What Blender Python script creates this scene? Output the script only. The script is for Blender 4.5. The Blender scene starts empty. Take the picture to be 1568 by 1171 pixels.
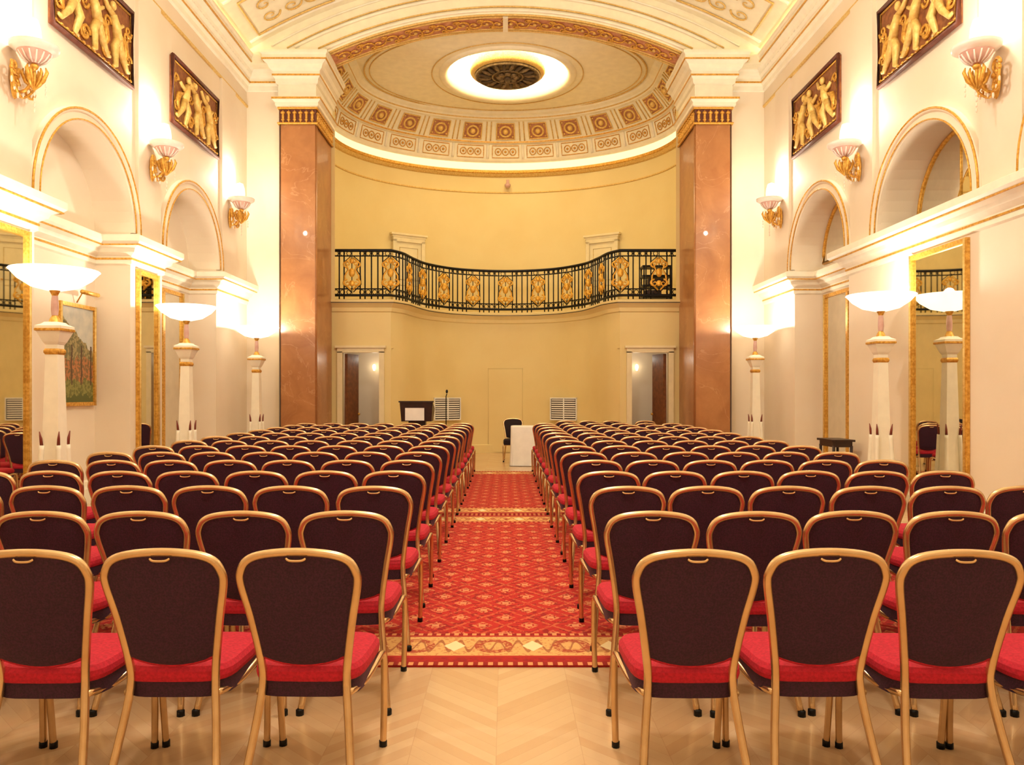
import bpy, math, random
from mathutils import Vector
random.seed(4)
sc = bpy.context.scene
sc.view_settings.view_transform = 'Standard'
sc.view_settings.exposure = 0.27

def lin(c):
    out = []
    for v in c:
        v = v/255.0
        out.append(v/12.92 if v <= 0.04045 else ((v+0.055)/1.055)**2.4)
    return (out[0], out[1], out[2], 1.0)

# ---------------------------------------------------------------- materials
def mat(name, col, rough=0.6, metal=0.0, col2=None, scale=6.0, bump=0.0, bscale=40.0, detail=4, lo=0.35, hi=0.65, emis=None, estr=0.0, coat=0.0, samp=True, sheen=0.0):
    m = bpy.data.materials.new(name)
    m.use_nodes = True
    nt = m.node_tree
    bs = nt.nodes['Principled BSDF']
    bs.inputs['Roughness'].default_value = rough
    bs.inputs['Metallic'].default_value = metal
    bs.inputs['Coat Weight'].default_value = coat
    if sheen > 0:
        bs.inputs['Sheen Weight'].default_value = sheen
        bs.inputs['Sheen Roughness'].default_value = 0.4
        bs.inputs['Sheen Tint'].default_value = (0.75, 0.35, 0.55, 1)
    tc = nt.nodes.new('ShaderNodeTexCoord')
    nz = nt.nodes.new('ShaderNodeTexNoise')
    nz.inputs['Scale'].default_value = scale
    nz.inputs['Detail'].default_value = detail
    nt.links.new(tc.outputs['Object'], nz.inputs['Vector'])
    cr = nt.nodes.new('ShaderNodeValToRGB')
    a = lin(col)
    b = lin(col2) if col2 else tuple(min(1, x*0.93) for x in a[:3])+(1,)
    cr.color_ramp.elements[0].position = lo
    cr.color_ramp.elements[1].position = hi
    cr.color_ramp.elements[0].color = a
    cr.color_ramp.elements[1].color = b
    nt.links.new(nz.outputs['Fac'], cr.inputs['Fac'])
    nt.links.new(cr.outputs['Color'], bs.inputs['Base Color'])
    if bump > 0:
        n2 = nt.nodes.new('ShaderNodeTexNoise')
        n2.inputs['Scale'].default_value = bscale
        nt.links.new(tc.outputs['Object'], n2.inputs['Vector'])
        bp = nt.nodes.new('ShaderNodeBump')
        bp.inputs['Strength'].default_value = bump
        bp.inputs['Distance'].default_value = 0.01
        nt.links.new(n2.outputs['Fac'], bp.inputs['Height'])
        nt.links.new(bp.outputs['Normal'], bs.inputs['Normal'])
    if emis:
        bs.inputs['Emission Color'].default_value = lin(emis)
        bs.inputs['Emission Strength'].default_value = estr
        if not samp:
            m.cycles.emission_sampling = 'NONE'
    return m

M_wall = mat('wall_cream', (236, 222, 200), 0.65, col2=(232, 216, 192), scale=1.2, bump=0.05)
M_apse = mat('wall_apse_yellow', (228, 207, 146), 0.6, col2=(224, 201, 138), scale=1.0, bump=0.05)
M_trim = mat('trim_ivory', (246, 238, 216), 0.5)
M_ceil = mat('ceiling_ivory', (248, 240, 212), 0.7)
M_gold = mat('gilt', (230, 180, 84), 0.4, 0.45, col2=(194, 138, 48), scale=30, bump=0.2, bscale=90)
M_pgold = mat('pale_gilt', (228, 196, 122), 0.45, 0.2, col2=(208, 168, 88), scale=30)
M_relief = mat('relief_ground', (150, 92, 48), 0.6, col2=(116, 62, 34), scale=14)
M_rframe = mat('relief_frame', (104, 50, 30), 0.5, col2=(84, 36, 22), scale=14)
M_mirror = mat('mirror_glass', (232, 229, 216), 0.02, 1.0)
M_iron = mat('black_iron', (18, 15, 14), 0.45, 0.5)
M_frame = mat('chair_gold_metal', (222, 192, 148), 0.27, 0.9, col2=(206, 172, 126), scale=8)
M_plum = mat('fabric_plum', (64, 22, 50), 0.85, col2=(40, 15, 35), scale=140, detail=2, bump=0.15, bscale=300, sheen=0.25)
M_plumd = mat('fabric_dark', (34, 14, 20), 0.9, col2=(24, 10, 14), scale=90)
M_red = mat('fabric_red', (196, 24, 50), 0.85, col2=(170, 16, 40), scale=90, detail=2, bump=0.1, bscale=250)
M_white = mat('white_cloth', (245, 242, 234), 0.8)
M_wood = mat('dark_wood', (52, 24, 14), 0.4, col2=(36, 15, 9), scale=12)
M_brown = mat('brown_wood', (128, 74, 36), 0.4, col2=(104, 56, 26), scale=12)
M_door = mat('door_cream', (234, 218, 174), 0.5)
M_bowl = mat('ivory_alabaster', (246, 234, 224), 0.4, col2=(240, 226, 214), scale=10)
M_bowl2 = mat('pink_band', (212, 172, 158), 0.4, col2=(200, 156, 142), scale=10)
M_glass = mat('opal_glass', (255, 252, 242), 0.3, emis=(255, 244, 216), estr=1.5, samp=False)
M_shade = mat('opal_shade', (255, 252, 244), 0.4, emis=(255, 244, 220), estr=0.9, samp=False)
M_bulb = mat('bulb_glow', (255, 240, 210), 0.3, emis=(255, 234, 190), estr=5, samp=False)
M_led = mat('cove_led', (255, 240, 210), 0.3, emis=(255, 234, 184), estr=26)
M_led2 = mat('oculus_led', (255, 240, 210), 0.3, emis=(255, 237, 192), estr=16)
M_bronze = mat('bronze_rosette', (140, 116, 76), 0.6, 0.2, col2=(98, 78, 48), scale=18)
M_tip = mat('dark_red_tip', (120, 44, 26), 0.5)
M_cut = mat('crystal', (240, 220, 200), 0.15, 0.0)

def nodes_of(name, rough):
    m = bpy.data.materials.new(name); m.use_nodes = True
    nt = m.node_tree; bs = nt.nodes['Principled BSDF']
    bs.inputs['Roughness'].default_value = rough
    tc = nt.nodes.new('ShaderNodeTexCoord')
    sp = nt.nodes.new('ShaderNodeSeparateXYZ')
    nt.links.new(tc.outputs['Object'], sp.inputs[0])
    def mt(op, a, b=0.0):
        n = nt.nodes.new('ShaderNodeMath'); n.operation = op
        for i, v in enumerate((a, b)):
            if isinstance(v, (int, float)): n.inputs[i].default_value = v
            else: nt.links.new(v, n.inputs[i])
        return n.outputs[0]
    def mix(f, a, b):
        n = nt.nodes.new('ShaderNodeMix'); n.data_type = 'RGBA'
        nt.links.new(f, n.inputs[0]) if not isinstance(f, float) else setattr(n.inputs[0], 'default_value', f)
        for i, v in ((6, a), (7, b)):
            if isinstance(v, tuple): n.inputs[i].default_value = v
            else: nt.links.new(v, n.inputs[i])
        return n.outputs[2]
    return m, nt, bs, tc, sp, mt, mix

def m_marble():
    m, nt, bs, tc, sp, mt, mix = nodes_of('marble_veined', 0.32)
    n1 = nt.nodes.new('ShaderNodeTexNoise'); n1.inputs['Scale'].default_value = 1.8; n1.inputs['Detail'].default_value = 9; n1.inputs['Distortion'].default_value = 1.0
    n2 = nt.nodes.new('ShaderNodeTexNoise'); n2.inputs['Scale'].default_value = 1.1; n2.inputs['Detail'].default_value = 6; n2.inputs['Distortion'].default_value = 1.2
    n3 = nt.nodes.new('ShaderNodeTexNoise'); n3.inputs['Scale'].default_value = 16; n3.inputs['Detail'].default_value = 6
    for q in (n1, n2, n3): nt.links.new(tc.outputs['Object'], q.inputs['Vector'])
    f = mt('MULTIPLY', mt('SUBTRACT', n1.outputs['Fac'], 0.33), 3.0); f = mt('MINIMUM', mt('MAXIMUM', f, 0.0), 1.0)
    c = mix(f, lin((160, 104, 60)), lin((184, 128, 78)))
    c = mix(mt('MULTIPLY', n3.outputs['Fac'], 0.4), c, lin((148, 92, 52)))
    v1 = mt('LESS_THAN', mt('ABSOLUTE', mt('SUBTRACT', n2.outputs['Fac'], 0.5)), 0.005)
    c = mix(mt('MULTIPLY', v1, 0.18), c, lin((228, 186, 140)))
    nt.links.new(c, bs.inputs['Base Color']); bs.inputs['Coat Weight'].default_value = 0.15
    return m
def m_carpet():
    m, nt, bs, tc, sp, mt, mix = nodes_of('carpet_field', 0.95)
    u = mt('DIVIDE', sp.outputs[0], 0.30); v = mt('DIVIDE', sp.outputs[1], 0.36)
    a = mt('ABSOLUTE', mt('SUBTRACT', mt('FRACT', mt('ADD', mt('ADD', u, v), 50)), 0.5))
    b = mt('ABSOLUTE', mt('SUBTRACT', mt('FRACT', mt('ADD', mt('SUBTRACT', u, v), 50)), 0.5))
    line = mt('MAXIMUM', mt('GREATER_THAN', a, 0.45), mt('GREATER_THAN', b, 0.45))
    mx = mt('MAXIMUM', a, b); sm = mt('ADD', a, b)
    med = mt('MULTIPLY', mt('LESS_THAN', mx, 0.23), mt('GREATER_THAN', mx, 0.13))
    dot = mt('LESS_THAN', sm, 0.15)
    nz = nt.nodes.new('ShaderNodeTexNoise'); nz.inputs['Scale'].default_value = 55
    nt.links.new(tc.outputs['Object'], nz.inputs['Vector'])
    nm = mt('GREATER_THAN', nz.outputs['Fac'], 0.47)
    n2 = nt.nodes.new('ShaderNodeTexNoise'); n2.inputs['Scale'].default_value = 25
    nt.links.new(tc.outputs['Object'], n2.inputs['Vector'])
    base = mix(mt('GREATER_THAN', n2.outputs['Fac'], 0.56), lin((188, 38, 28)), lin((152, 22, 20)))
    c = mix(mt('MULTIPLY', mt('MULTIPLY', line, nm), 0.75), base, lin((208, 106, 62)))
    c = mix(mt('MULTIPLY', mt('MULTIPLY', med, nm), 0.75), c, lin((222, 140, 88)))
    c = mix(mt('MULTIPLY', dot, 0.65), c, lin((232, 166, 110)))
    nt.links.new(c, bs.inputs['Base Color'])
    return m
def m_border(name, yc, hw):
    m, nt, bs, tc, sp, mt, mix = nodes_of(name, 0.95)
    u = mt('SUBTRACT', mt('FRACT', mt('ADD', mt('DIVIDE', sp.outputs[0], 0.46), 50.15)), 0.5)
    v = mt('DIVIDE', mt('SUBTRACT', sp.outputs[1], yc), hw)
    au = mt('ABSOLUTE', u); av = mt('ABSOLUTE', v)
    loz = mt('LESS_THAN', mt('ADD', mt('MULTIPLY', au, 4.5), mt('MULTIPLY', av, 1.3)), 0.62)
    uu = mt('SUBTRACT', 0.5, au)
    rr = mt('ADD', mt('POWER', mt('MULTIPLY', uu, 3.2), 2.0), mt('POWER', mt('MULTIPLY', av, 1.25), 2.0))
    ring = mt('MULTIPLY', mt('LESS_THAN', rr, 0.62), mt('GREATER_THAN', rr, 0.22))
    wv = mt('SUBTRACT', v, mt('MULTIPLY', mt('SINE', mt('MULTIPLY', u, 25.13)), 0.45))
    wav = mt('LESS_THAN', mt('ABSOLUTE', wv), 0.13)
    edge = mt('GREATER_THAN', av, 0.86)
    nz = nt.nodes.new('ShaderNodeTexNoise'); nz.inputs['Scale'].default_value = 45
    nt.links.new(tc.outputs['Object'], nz.inputs['Vector'])
    nm = mt('GREATER_THAN', nz.outputs['Fac'], 0.46)
    c = mix(mt('MULTIPLY', mt('LESS_THAN', nz.outputs['Fac'], 0.43), 0.6), lin((226, 172, 104)), lin((190, 104, 60)))
    c = mix(mt('MULTIPLY', wav, 0.7), c, lin((150, 66, 38)))
    c = mix(mt('MULTIPLY', ring, nm), c, lin((176, 78, 48)))
    c = mix(loz, c, lin((246, 220, 168)))
    c = mix(edge, c, lin((176, 36, 26)))
    nt.links.new(c, bs.inputs['Base Color'])
    return m
def m_dots():
    m, nt, bs, tc, sp, mt, mix = nodes_of('carpet_edge_dots', 0.95)
    u = mt('ABSOLUTE', mt('SUBTRACT', mt('FRACT', mt('ADD', mt('DIVIDE', sp.outputs[0], 0.055), 500.0)), 0.5))
    c = mix(mt('LESS_THAN', u, 0.25), lin((150, 24, 18)), lin((226, 150, 90)))
    nt.links.new(c, bs.inputs['Base Color'])
    return m
def m_parquet():
    m, nt, bs, tc, sp, mt, mix = nodes_of('parquet_chevron', 0.25)
    W = 0.36; P = 0.085
    x = mt('ADD', sp.outputs[0], 40.0)
    tri = mt('PINGPONG', x, W)
    col = mt('FLOOR', mt('DIVIDE', x, W))
    t = mt('DIVIDE', mt('ADD', mt('ADD', sp.outputs[1], 40.0), tri), P)
    idn = mt('ADD', mt('MULTIPLY', mt('FLOOR', t), 13.7), mt('MULTIPLY', col, 7.31))
    wn = nt.nodes.new('ShaderNodeTexWhiteNoise'); wn.noise_dimensions = '1D'
    nt.links.new(idn, wn.inputs['W'])
    gap = mt('MAXIMUM', mt('LESS_THAN', mt('FRACT', t), 0.03), mt('LESS_THAN', mt('FRACT', mt('DIVIDE', x, W)), 0.008))
    nz = nt.nodes.new('ShaderNodeTexNoise'); nz.inputs['Scale'].default_value = 9; nz.inputs['Detail'].default_value = 8
    nt.links.new(tc.outputs['Object'], nz.inputs['Vector'])
    c = mix(wn.outputs['Value'], lin((224, 190, 148)), lin((212, 172, 128)))
    c = mix(mt('MULTIPLY', nz.outputs['Fac'], 0.3), c, lin((200, 156, 114)))
    c = mix(mt('MULTIPLY', gap, 0.25), c, lin((160, 112, 76)))
    nt.links.new(c, bs.inputs['Base Color'])
    bs.inputs['Coat Weight'].default_value = 0.25
    return m
def m_painting():
    m, nt, bs, tc, sp, mt, mix = nodes_of('landscape_painting', 0.6)
    nz = nt.nodes.new('ShaderNodeTexNoise'); nz.inputs['Scale'].default_value = 7; nz.inputs['Detail'].default_value = 8
    nt.links.new(tc.outputs['Object'], nz.inputs['Vector'])
    z = mt('ADD', sp.outputs[2], mt('MULTIPLY', mt('SUBTRACT', nz.outputs['Fac'], 0.5), 0.30))
    n3 = nt.nodes.new('ShaderNodeTexNoise'); n3.inputs['Scale'].default_value = 22; n3.inputs['Detail'].default_value = 5
    nt.links.new(tc.outputs['Object'], n3.inputs['Vector'])
    leaf = mt('GREATER_THAN', n3.outputs['Fac'], 0.5)
    c = mix(leaf, lin((134, 132, 70)), lin((104, 104, 48)))
    c = mix(mt('GREATER_THAN', z, 1.68), c, mix(leaf, lin((176, 116, 70)), lin((120, 94, 56))))
    c = mix(mt('GREATER_THAN', z, 1.98), c, mix(leaf, lin((112, 106, 68)), lin((156, 142, 96))))
    sky = mix(nz.outputs['Fac'], lin((160, 172, 172)), lin((228, 220, 200)))
    open_ = mt('GREATER_THAN', mt('ADD', mt('MULTIPLY', mt('SUBTRACT', sp.outputs[1], 10.47), 0.6), z), 2.28)
    c = mix(open_, c, sky)
    tr = mt('MULTIPLY', mt('LESS_THAN', mt('ABSOLUTE', mt('SUBTRACT', mt('FRACT', mt('ADD', mt('MULTIPLY', sp.outputs[1], 4.2), mt('MULTIPLY', nz.outputs['Fac'], 0.25))), 0.5)), 0.07),
            mt('MULTIPLY', mt('GREATER_THAN', sp.outputs[2], 1.62), mt('LESS_THAN', sp.outputs[2], 2.15)))
    c = mix(tr, c, lin((84, 62, 40)))
    c = mix(mt('LESS_THAN', z, 1.48), c, lin((84, 90, 40)))
    nt.links.new(c, bs.inputs['Base Color'])
    return m
M_carpet = m_carpet(); M_dots = m_dots(); M_parq = m_parquet(); M_paint = m_painting(); M_marble = m_marble()

# ---------------------------------------------------------------- builder
def crom(pts, k=6, closed=False):
    P = [Vector(p) for p in pts]; n = len(P); out = []
    rng = range(n) if closed else range(n-1)
    for i in rng:
        if closed: p0, p1, p2, p3 = P[(i-1) % n], P[i], P[(i+1) % n], P[(i+2) % n]
        else: p0, p1, p2, p3 = P[max(i-1, 0)], P[i], P[i+1], P[min(i+2, n-1)]
        for j in range(k):
            t = j/k
            out.append(0.5*((2*p1)+(-p0+p2)*t+(2*p0-5*p1+4*p2-p3)*t*t+(-p0+3*p1-3*p2+p3)*t**3))
    if not closed: out.append(P[-1])
    return out

class B:
    def __init__(s): s.v = []; s.f = []; s.mi = []; s.sm = []; s.mats = []
    def add(s, vs, fs, m, smooth=False):
        if m not in s.mats: s.mats.append(m)
        k = s.mats.index(m); o = len(s.v)
        s.v += [tuple(v) for v in vs]
        for f in fs:
            s.f.append(tuple(i+o for i in f)); s.mi.append(k); s.sm.append(smooth)
    def quad(s, a, b, c, d, m): s.add([a, b, c, d], [(0, 1, 2, 3)], m)
    def box(s, x0, x1, y0, y1, z0, z1, m):
        vs = [(x, y, z) for x in (x0, x1) for y in (y0, y1) for z in (z0, z1)]
        s.add(vs, [(0, 1, 3, 2), (4, 6, 7, 5), (0, 4, 5, 1), (2, 3, 7, 6), (0, 2, 6, 4), (1, 5, 7, 3)], m)
    def lathe(s, cx, cy, prof, m, n=20, smooth=True, ry=1.0, a0=0.0):
        vs = []; fs = []
        for (r, z) in prof:
            for i in range(n):
                t = a0+2*math.pi*i/n
                vs.append((cx+r*math.cos(t), cy+r*ry*math.sin(t), z))
        for j in range(len(prof)-1):
            for i in range(n):
                a = j*n+i; b = j*n+(i+1) % n
                fs.append((a, b, b+n, a+n))
        s.add(vs, fs, m, smooth)
    def tube(s, pts, r, m, n=8, closed=False, cap=True):
        P = [Vector(p) for p in pts]; L = len(P)
        T = []
        for i in range(L):
            a = P[(i-1) % L] if (closed or i > 0) else P[i]
            b = P[(i+1) % L] if (closed or i < L-1) else P[i]
            t = b-a
            T.append(t.normalized() if t.length > 1e-9 else Vector((0, 0, 1)))
        up = Vector((0, 0, 1)) if abs(T[0].z) < 0.9 else Vector((1, 0, 0))
        N = (up-T[0]*up.dot(T[0])).normalized()
        vs = []
        for i in range(L):
            N = N-T[i]*N.dot(T[i])
            if N.length < 1e-6: N = T[i].orthogonal()
            N.normalize(); Bn = T[i].cross(N)
            rr = r[i] if isinstance(r, (list, tuple)) else r
            for k in range(n):
                a = 2*math.pi*k/n
                vs.append(P[i]+(N*math.cos(a)+Bn*math.sin(a))*rr)
        fs = []
        for i in range(L if closed else L-1):
            for k in range(n):
                a = i*n+k; b = i*n+(k+1) % n; j = (i+1) % L
                fs.append((a, b, j*n+(k+1) % n, j*n+k))
        if cap and not closed:
            fs.append(tuple(range(n))[::-1]); fs.append(tuple((L-1)*n+k for k in range(n)))
        s.add(vs, fs, m, True)
    def ell(s, c, r, m, nu=10, nv=6):
        vs = []; fs = []
        for j in range(nv+1):
            ph = math.pi*j/nv
            for i in range(nu):
                t = 2*math.pi*i/nu
                vs.append((c[0]+r[0]*math.sin(ph)*math.cos(t), c[1]+r[1]*math.sin(ph)*math.sin(t), c[2]+r[2]*math.cos(ph)))
        for j in range(nv):
            for i in range(nu):
                a = j*nu+i; b = j*nu+(i+1) % nu
                fs.append((a, a+nu, b+nu, b))
        s.add(vs, fs, m, True)
    def sweep(s, path, prof, m, smooth=False):
        P = [Vector((p[0], p[1])) for p in path]; L = len(P); vs = []
        for i in range(L):
            n1 = n2 = None
            if i > 0:
                d = (P[i]-P[i-1]).normalized(); n1 = Vector((d.y, -d.x))
            if i < L-1:
                d = (P[i+1]-P[i]).normalized(); n2 = Vector((d.y, -d.x))
            if n1 is None: n1 = n2
            if n2 is None: n2 = n1
            nn = n1+n2
            nn = nn/(max(0.3, 1+n1.dot(n2)))
            for (o, z) in prof:
                q = P[i]+nn*o
                vs.append((q.x, q.y, z))
        k = len(prof); fs = []
        for i in range(L-1):
            for j in range(k-1):
                a = i*k+j
                fs.append((a, a+1, a+k+1, a+k))
        fs.append(tuple(range(k))); fs.append(tuple((L-1)*k+j for j in range(k))[::-1])
        s.add(vs, fs, m, smooth)
    def mirrored(s):
        o = B(); o.v = [(-x, y, z) for x, y, z in s.v]; o.f = [tuple(reversed(f)) for f in s.f]
        o.mi = list(s.mi); o.sm = list(s.sm); o.mats = list(s.mats); return o
    def build(s, name, loc=None, rot=0.0, parent=None):
        me = bpy.data.meshes.new(name)
        me.from_pydata(s.v, [], s.f)
        for m in s.mats: me.materials.append(m)
        me.polygons.foreach_set('material_index', s.mi)
        me.polygons.foreach_set('use_smooth', s.sm)
        me.update()
        ob = bpy.data.objects.new(name, me)
        sc.collection.objects.link(ob)
        if loc: ob.location = loc
        ob.rotation_euler[2] = rot
        if parent: ob.parent = parent
        return ob
def both(b, n1, n2):
    b.build(n1); b.mirrored().build(n2)

W = 5.25; REC = 0.5
BAYS = [0.15, 3.4, 6.65, 9.85, 13.1]; R = 1.12; ZS = 3.75
YB = -3.5; YE = 15.9; TOP = 8.25
VR = 9.63; VC = 0.07
def vz(x): return VC+math.sqrt(VR*VR-x*x)

# ---------------------------------------------------------------- floor / shell
b = B(); b.box(-5.9, 5.9, YB-0.1, 22.0, -0.1, 0.0, M_parq); b.build('floor')

def side_wall():
    b = B(); x = -W; xr = -W-REC
    ys = [YB]
    for c in BAYS: ys += [c-R, c+R]
    ys.append(YE)
    for i in range(0, len(ys), 2):
        b.quad((x, ys[i], 0), (x, ys[i+1], 0), (x, ys[i+1], TOP), (x, ys[i], TOP), M_wall)
    n = 24
    for c in BAYS:
        pts = [(c-R*math.cos(math.pi*k/n), ZS+R*math.sin(math.pi*k/n)) for k in range(n+1)]
        vs = []; fs = []
        for (y, z) in pts:
            vs += [(x, y, z), (x, y, TOP)]
        for k in range(n): fs.append((2*k, 2*k+2, 2*k+3, 2*k+1))
        b.add(vs, fs, M_wall)
        vs = []; fs = []
        full = [(c-R, 0)]+pts+[(c+R, 0)]
        for (y, z) in full: vs += [(x, y, z), (xr, y, z)]
        for k in range(len(full)-1): fs.append((2*k, 2*k+1, 2*k+3, 2*k+2))
        b.add(vs, fs, M_wall, False)
        b.add([(xr, y, z) for (y, z) in full], [tuple(range(len(full)))], M_wall)
    return b
sw = side_wall(); both(sw, 'wall_left', 'wall_right')

b = B(); b.quad((-W, YB, 0), (W, YB, 0), (W, YB, 9.8), (-W, YB, 9.8), M_wall); b.build('wall_back')

# main vault
b = B(); n = 48; vs = []; fs = []
for i in range(n+1):
    xx = -W+2*W*i/n
    vs += [(xx, YB, vz(xx)), (xx, 15.45, vz(xx))]
for i in range(n): fs.append((2*i, 2*i+1, 2*i+3, 2*i+2))
b.add(vs, fs, M_ceil, True); b.build('ceiling')

def archivolt():
    b = B(); n = 28
    for c in BAYS:
        prof = [(0.0, 0.0), (0.0, 0.05), (0.03, 0.07), (0.10, 0.05), (0.13, 0.08), (0.17, 0.06), (0.17, 0.0)]
        vs = []; fs = []
        k = len(prof)
        for i in range(n+1):
            t = math.pi*i/n
            for (dr, dx) in prof:
                vs.append((-W+dx, c-(R+dr)*math.cos(t), ZS+(R+dr)*math.sin(t)))
        for i in range(n):
            for j in range(k-1):
                a = i*k+j; fs.append((a, a+1, a+k+1, a+k))
        b.add(vs, fs, M_wall, False)
        for dr, rr in ((0.15, 0.014), (0.02, 0.010)):
            b.tube([(-W+0.078, c-(R+dr)*math.cos(math.pi*i/n), ZS+(R+dr)*math.sin(math.pi*i/n)) for i in range(n+1)], rr, M_gold, 6)
    return b
both(archivolt(), 'trim_arch_left', 'trim_arch_right')

corn = [(0, 3.30), (0.03, 3.32), (0.03, 3.42), (0.10, 3.47), (0.12, 3.52), (0.20, 3.56), (0.24, 3.60), (0.24, 3.68), (0.20, 3.70), (0.0, 3.74)]
def lower_path(rec):
    p = [(-W, YB)]
    for c in BAYS:
        if c in rec: p += [(-W, c-R), (-W-REC, c-R), (-W-REC, c+R), (-W, c+R)]
    p.append((-W, YE)); return p
def lower_corn(rec):
    b = B(); p = lower_path(rec)
    b.sweep(p, corn, M_trim)
    b.sweep(p, [(0.028, 3.375), (0.04, 3.375), (0.04, 3.40), (0.028, 3.40)], M_gold)
    b.sweep(p, [(0.20, 3.545), (0.215, 3.55), (0.215, 3.562), (0.2, 3.565)], M_gold)
    return b
lower_corn(BAYS).build('trim_cornice_left')
lower_corn([c for c in BAYS if c != 9.85]).mirrored().build('trim_cornice_right')
bbp = [(0, 0), (0.05, 0), (0.05, 0.2), (0.03, 0.24), (0.03, 0.3), (0, 0.32)]
b = B(); b.sweep(lower_path(BAYS), bbp, M_trim); b.build('baseboard_left')
b = B(); b.sweep(lower_path([c for c in BAYS if c != 9.85]), bbp, M_trim); b.mirrored().build('baseboard_right')

def upper():
    b = B()
    p = [(-W, YB), (-W, YE), (-4.5, YE), (-4.5, 15.52), (-3.75, 15.52), (-3.75, 17.0)]
    b.sweep(p, [(0, 7.62), (0.04, 7.64), (0.05, 7.72), (0.09, 7.76), (0.09, 7.86), (0.14, 7.9), (0.17, 7.97), (0.24, 8.02), (0.25, 8.12), (0.28, 8.15), (0.28, 8.2), (0.0, 8.24)], M_trim)
    b.sweep(p, [(0.085, 7.77), (0.10, 7.77), (0.10, 7.80), (0.085, 7.80)], M_gold)
    b.sweep(p, [(0.245, 8.03), (0.26, 8.03), (0.26, 8.055), (0.245, 8.055)], M_gold)
    b.sweep(p[:2], [(0, 7.30), (0.03, 7.31), (0.03, 7.35), (0, 7.36)], M_pgold)
    y = 7.5
    while y < 15.6:
        b.box(-W+0.09, -W+0.15, y, y+0.07, 7.9, 7.96, M_trim); y += 0.14
    return b
both(upper(), 'trim_upper_left', 'trim_upper_right')

b = B(); b.box(-5.16, -5.10, YB+0.1, 15.4, 8.21, 8.225, M_led); both(b, 'cove_light_strip', 'cove_light_strip')

def strips():
    b = B()
    for c in (1.78, 5.02, 8.25, 11.47, 14.75):
        b.box(-W, -W+0.05, c-0.36, c+0.36, 3.74, 7.3, M_wall)
    return b
both(strips(), 'trim_pier_left', 'trim_pier_right')

def endwall():
    b = B()
    b.quad((-W, YE, 0), (-4.5, YE, 0), (-4.5, YE, 8.25), (-W, YE, 8.25), M_wall)
    b.quad((-4.5, YE, 0), (-4.5, 15.58, 0), (-4.5, 15.58, 8.25), (-4.5, YE, 8.25), M_wall)
    b.box(-4.5, -3.75, 15.52, 17.0, 7.2, 8.24, M_trim)
    return b
both(endwall(), 'wall_front_left', 'wall_front_right')
def ent():
    b = B(); p = [(-4.5, YE), (-4.5, 15.52), (-3.75, 15.52), (-3.75, 17.0)]
    b.sweep(p, [(0, 7.18), (0.05, 7.2), (0.05, 7.26), (0.1, 7.3), (0.1, 7.36), (0, 7.40)], M_trim)
    b.sweep(p, [(0.095, 7.31), (0.11, 7.31), (0.11, 7.345), (0.095, 7.345)], M_gold)
    return b
both(ent(), 'trim_entablature_left', 'trim_entablature_right')
def pillar():
    b = B()
    b.box(-4.46, -3.78, 15.56, 17.05, 0.3, 6.86, M_marble)
    b.box(-4.5, -3.74, 15.5, 17.0, 0, 0.3, M_trim)
    b.box(-4.48, -3.76, 15.54, 17.0, 6.86, 7.18, M_rframe)
    p = [(-4.48, 15.9), (-4.48, 15.54), (-3.76, 15.54), (-3.76, 16.98)]
    for z in (6.84, 7.14): b.sweep(p, [(0, z), (0.03, z), (0.04, z+0.02), (0.03, z+0.04), (0, z+0.04)], M_gold)
    def leaf(x, y):
        b.ell((x, y, 7.0), (0.028, 0.028, 0.13), M_gold, 8, 6)
        b.ell((x, y, 7.07), (0.05, 0.05, 0.03), M_gold, 8, 4)
        b.ell((x, y, 6.93), (0.04, 0.04, 0.025), M_gold, 8, 4)
    for i in range(6): leaf(-4.41+i*0.116, 15.53)
    for i in range(11): leaf(-3.75, 15.62+i*0.128)
    b.tube([(-3.80, 15.62, 0.3), (-3.80, 15.62, 6.84)], 0.05, M_marble, 10)
    return b
both(pillar(), 'marble_pillar', 'marble_pillar')

# ---------------------------------------------------------------- chancel arch
HS = 3.47; SPR = 8.24; RISE = 0.74
AR = (HS*HS+RISE*RISE)/(2*RISE); AC = SPR+RISE-AR
def az(x, d=0): return AC+math.sqrt((AR+d)**2-x*x)
b = B()
n = 60; vs = []; fs = []
for i in range(n+1):
    xx = -W+2*W*i/n
    z0 = az(xx) if abs(xx) < HS else 8.22
    vs += [(xx, 15.42, z0), (xx, 15.42, vz(xx)+0.02)]
for i in range(n): fs.append((2*i, 2*i+2, 2*i+3, 2*i+1))
b.add(vs, fs, M_ceil)
for s in (-1, 1): b.box(min(s*4.45, s*5.3), max(s*4.45, s*5.3), 15.43, 15.95, 8.0, 8.7, M_ceil)
b.build('wall_lunette')
b = B(); vs = []; fs = []
for i in range(n+1):
    xx = -HS+2*HS*i/n
    vs += [(xx, 15.42, az(xx)), (xx, 15.52, az(xx)), (xx, 16.12, az(xx)), (xx, 16.12, 9.05)]
for i in range(n):
    a = 4*i
    fs += [(a, a+1, a+5, a+4), (a+1, a+2, a+6, a+5), (a+2, a+3, a+7, a+6)]
b.add(vs, fs, M_ceil, False)
for s in (-1, 1):
    b.quad((s*HS, 15.42, 8.2), (s*HS, 16.14, 8.2), (s*HS, 16.14, 9.1), (s*HS, 15.42, 9.1), M_ceil)
    b.quad((s*HS, 16.14, 8.2), (s*4.3, 16.14, 8.2), (s*4.3, 16.14, 9.1), (s*HS, 16.14, 9.1), M_ceil)
    b.quad((s*3.7, 16.14, 8.235), (s*4.4, 16.14, 8.235), (s*4.4, 17.0, 8.235), (s*3.7, 17.0, 8.235), M_ceil)
M_band = mat('soffit_ground', (212, 156, 122), 0.6, col2=(184, 116, 86), scale=9)
vs = []; fs = []
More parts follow.
